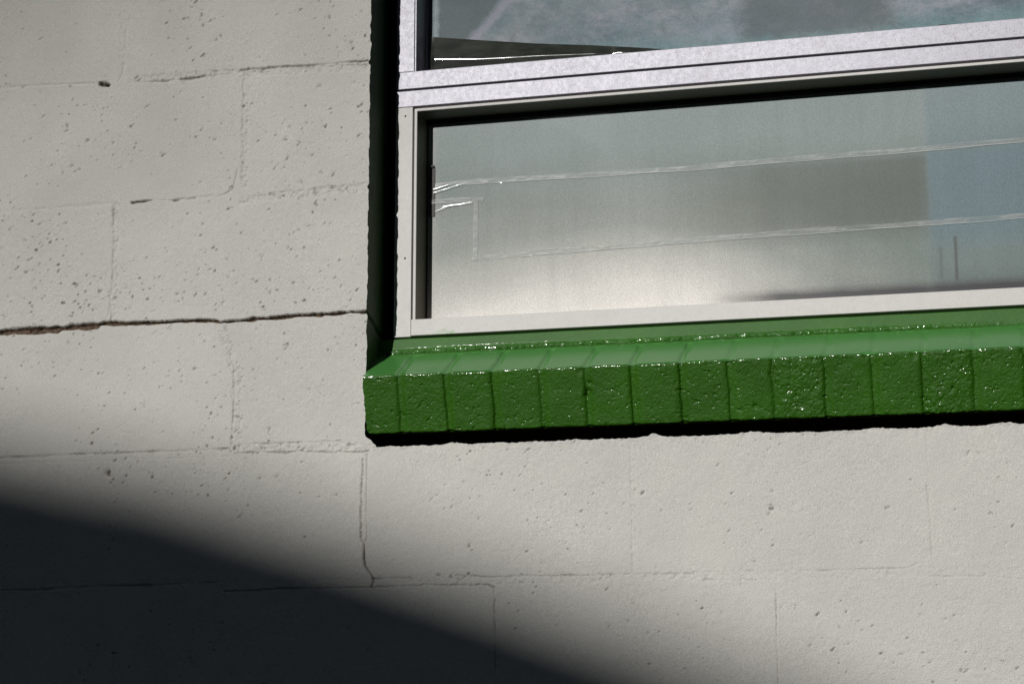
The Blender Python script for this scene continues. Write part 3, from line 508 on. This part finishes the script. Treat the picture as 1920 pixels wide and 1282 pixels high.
# creased film that catches the sun: folds turned half-way between the sun and the yard
film = M('shiny_creased_film', Roughness=.12, Metallic=.0, Base_Color=(.30, .32, .31), Coat_Weight=1., Coat_Roughness=.06, Specular_IOR_Level=1.).m
Hn = (SUN + (Vector((0, -2.618, 1.5)) - Vector((-.83, .11, 2.26))).normalized()).normalized()
def fold(P, w0, w1, seed):
    """narrow crease along P whose face leans towards Hn"""
    a, b = Vector((P[0][0], .1095, P[0][1])), Vector((P[1][0], .1115, P[1][1])); t = (b - a)
    t -= Hn * t.dot(Hn); s = Hn.cross(t.normalized()).normalized(); V = []; n = 14
    for i in range(n + 1):
        u = i / n; c = a + t * u; w_ = (w0 + (w1 - w0) * u) * (.55 + .1 * math.sin(u * 5 + seed))
        for k in (-1, 0, 1): V.append(c + s * w_ * k + Hn * (.00012 * (1 - k * k) + .00006 * math.sin(i * 1.7 + seed)))
    Fc = [(i * 3 + k, i * 3 + k + 1, i * 3 + k + 4, i * 3 + k + 3) for i in range(n) for k in (0, 1)]
    link('film_crease', npmesh('film_crease', [tuple(v) for v in V], Fc), film, pane)
fold([(-.8590, 2.2688), (-.8322, 2.2758)], .0011, .0006, 0)
fold([(-.8590, 2.2635), (-.809, 2.2752)], .0007, .0003, 2)
fold([(-.8420, 2.2405), (-.7952, 2.2440)], .0012, .0003, 4)
fold([(-.8577, 2.2330), (-.8277, 2.2432)], .0005, .0005, 5)
foil = plain('grey_foil_tape', (.085, .08, .075), .7)
boxes('foil_patch', [(-.8672, -.8570, .1122, .1132, 2.2265, 2.3045), (-.8655, -.8585, .1092, .1132, 2.3045, 2.3075)], foil, pane, .0001)

# plastic film peeling and curling at the foot of the upper pane
fx = np.linspace(-.8675, -.455, 260); tt = np.linspace(0, 1, 70); FX, FT = np.meshgrid(fx, tt)
ztop = np.interp(fx, [-.8675, -.8634, -.7818, -.6965, -.6125, -.5299, -.4891, -.455], [2.5175, 2.5164, 2.5036, 2.4906, 2.4803, 2.4686, 2.4620, 2.452])
zsp = np.interp(fx, [-.8569, -.7817, -.7305, -.6966, -.6126, -.5753, -.567, -.53, -.455], [2.4766, 2.4707, 2.4688, 2.4683, 2.4642, 2.4625, 2.4640, 2.4601, 2.450])
FZ = 2.446 + (ztop[None] - 2.446) * FT
sw = np.interp(fx, [-.87, -.6, -.575, -.45], [.0075, .0055, .003, .002]); am = np.interp(fx, [-.8675, -.858, -.60, -.575, -.560, -.455], [.001, .006, .0045, .0015, .0022, .0])
zt_, zs_ = ztop[None], zsp[None]
ramp_ = np.where(FZ > zs_, np.clip((zt_ - FZ) / (zt_ - zs_ + 1e-4), 0, 1), 1 - .75 * np.clip((zs_ - FZ) / (zs_ - 2.444), 0, 1))
for _ in range(4): ramp_[1:-1] = (ramp_[:-2] + 2 * ramp_[1:-1] + ramp_[2:]) / 4
FY = .1126 - am[None] * 1.5 * ramp_ - .00012 * fbm(FX, FZ, .03, 401, 2) - .0004 * np.exp(-((FX + .73) / .012) ** 2) * FT
filmd = M('peeling_plastic_film', Roughness=.3, Coat_Weight=1., Coat_Roughness=.10, Coat_IOR=1.9, Specular_IOR_Level=.3)
filmd.set(Base_Color=filmd.ramp(filmd.noise(60, 4, .6, filmd.pos(.5, 1, 1.5)), [(.35, (.022, .026, .022)), (.7, (.05, .055, .045))])); filmd = filmd.m
tag(link('plastic_film', gridmesh('plastic_film', FX, FY, FZ), filmd, upp), 'dark peeling plastic film curling along the foot of the pane')
# small bulge of film further right and a scratch
bx = np.linspace(-.19, .02, 90); bt = np.linspace(0, 1, 16); BX2, BT = np.meshgrid(bx, bt)
bz = .001 + .0145 * np.exp(-((bx + .085) / .028) ** 2) + .004 * np.exp(-((bx + .02) / .05) ** 2)
BZ2 = 2.4475 + bz[None] * BT; BY2 = .1124 - .0035 * np.sin(BT * math.pi) * (bz[None] / .015)
tag(link('plastic_film', gridmesh('plastic_film', BX2, BY2, BZ2), filmd, upp), 'small lifted bulge of film beside the right rail end')

# ------------------------------------------------------------------ the yard in front: only seen mirrored and as shade
g = boxes('ground', [(-400, 400, -800, 5, -.2, 0)], plain('dark_asphalt', (.05, .05, .05), .9), None, 0); tag(g, kind='structure')
room = boxes('room_back', [(-7, 5, .45, .5, 0, 3.5)], dark, None, 0)
tag(room, 'dark back lining behind the wall', 'wall')
tag(boxes('added_eave', [(-7, 5, -1.45, .3, 3.55, 3.63), (-7, 5, -1.5, -1.45, 3.45, 3.64)], plain('added_eave_boards', (.12, .11, .10)), None, .003), 'added wooden roof overhang that cuts sky light above the block wall', 'roof')  # unseen overhang added to hold back light from the upper sky
conc = plain('grey_render', (.13, .14, .13))
def house(name, x0, x1, y, dpt, zt, label, slope=0., mat=conc):
    """neighbouring building with a pitched parapet, windows and door openings"""
    t = thing(name, ((x0 + x1) / 2, y, 0), label, 'building')
    V = [(x0, y, 0), (x1, y, 0), (x1, y, zt - slope * (x1 - x0)), (x0, y, zt), (x0, y - dpt, 0), (x1, y - dpt, 0), (x1, y - dpt, zt - slope * (x1 - x0)), (x0, y - dpt, zt)]
    Fq = [(0, 1, 2, 3), (5, 4, 7, 6), (4, 0, 3, 7), (1, 5, 6, 2), (3, 2, 6, 7)]
    link('wall', npmesh('wall', V, Fq), mat, t, False)
    n = max(1, int((x1 - x0) / 3))
    for i in range(n):
        cx = x0 + (x1 - x0) * (i + .5) / n
        for z in np.arange(1.0, zt - slope * (cx - x0) - 2.2, 3.0):
            boxes('window', [(cx - .6, cx + .6, y - .02, y + .04, z, z + 1.3)], dark, t, 0)
    return t
# roofline that throws the long soft shadow over the foot of the wall (edge falls 0.28 per metre to the right)
K = 20.
RL = [(-5.5, 2.75), (-3.0, 2.24), (-1.75, 1.945), (-1.505, 1.892), (-1.25, 1.832), (-1.0, 1.762), (-.75, 1.680), (-.5, 1.588), (-.3, 1.505), (0., 1.37), (1.2, .75)]
off = SUN / abs(SUN.y) * K
shed = thing('shed', (off.x - 1.5, -K, 0), 'low shed with a falling, slightly sagging roofline across the yard', 'shed')
V = []
for x, z in RL: V += [(x + off.x, -K, 0), (x + off.x, -K, z + off.z), (x + off.x, -K - 3, z + off.z - .1), (x + off.x, -K - 3, 0)]
Fq = [(i * 4 + k, i * 4 + k + 1, i * 4 + k + 5, i * 4 + k + 4) for i in range(len(RL) - 1) for k in range(3)] + [(0, 3, 2, 1)] + [tuple((len(RL) - 1) * 4 + k for k in range(4))]
link('wall', npmesh('wall', V, Fq), conc, shed, False)
boxes('door', [(off.x - 1.2, off.x - .2, -K - .02, -K + .04, 0, 2.1)], dark, shed, 0)
for cx in (-4.2, -2.6): boxes('window', [(off.x + cx - .5, off.x + cx + .5, -K - .02, -K + .04, 1.1, 2.2)], dark, shed, 0)
house('apartment_block', -7.0, -1.85, -30, 8., 24, 'grey apartment block, made taller to cut sky light, mirrored in the middle of the lower pane')  # known from its reflection, made taller to cut sky fill
house('garage', -1.30, 9.0, -30, 8., 13., 'grey garage, made taller to cut sky light, mirrored at the right of the lower pane')  # raised above its mirrored height to cut sky fill
house('sky_block_long', -60, -15, -32, 8., 30, 'long building added beyond the yard to block sky light')  # unseen, added on the left to block sky light
house('sky_block_tower', 9.2, 60, -34, 8., 30, 'tall building added at the far side of the yard to block sky light')  # unseen, added on the right to block sky light

# unseen tree added behind the shed: its crown edge dims the wall's upper left
rng = np.random.RandomState(5)
TD = 60.; tc = Vector((-1.6 - 2.25, 0, 2.7 + 2.25)) + SUN / abs(SUN.y) * TD
tree = thing('dimming_tree', (tc.x, tc.y, 0), 'unseen tree added far behind the shed to dim the upper left of the wall', 'tree')
n = 16000; d = rng.normal(size=(n, 3)); d /= np.linalg.norm(d, axis=1)[:, None]; rr = 3.7 * rng.uniform(0, 1, n) ** (1 / 2.2)
c = d * rr[:, None]; keepc = vn(c[:, 0], c[:, 2] + c[:, 1] * .7, .9, 501) > -.45; c = c[keepc]; n = len(c)
a = rng.normal(size=(n, 3)); a /= np.linalg.norm(a, axis=1)[:, None]; b = np.cross(a, rng.normal(size=(n, 3))); b /= np.linalg.norm(b, axis=1)[:, None]
c = c + np.array([tc.x, tc.y, tc.z]); L = .07
V = np.stack([c - a * L, c + b * L * .5, c + a * L, c - b * L * .5], 1).reshape(-1, 3)
link('dimming_crown', npmesh('dimming_crown', V, np.arange(4 * n).reshape(n, 4)), plain('dimming_tree_leaves', (.05, .09, .03), .6), tree, False)
bm = bmesh.new()
for (x0, z0, x1, z1, r0, r1) in ((0, 0, .2, tc.z - 2, .35, .16), (.2, tc.z - 2.2, -1.4, tc.z + 1.2, .13, .04), (.2, tc.z - 2.2, 1.5, tc.z + 1.4, .12, .04), (.2, tc.z - 2.2, .1, tc.z + 2.4, .13, .03)):
    v = Vector((x1 - x0, 0, z1 - z0)); bmesh.ops.create_cone(bm, cap_ends=True, segments=10, radius1=r0, radius2=r1, depth=v.length, matrix=Matrix.Translation((tc.x + (x0 + x1) / 2, tc.y, (z0 + z1) / 2)) @ v.to_track_quat('Z', 'Y').to_matrix().to_4x4())
me = bpy.data.meshes.new('dimming_tree_trunk'); bm.to_mesh(me); bm.free(); link('dimming_tree_trunk', me, plain('dimming_tree_bark', (.12, .09, .07)), tree)
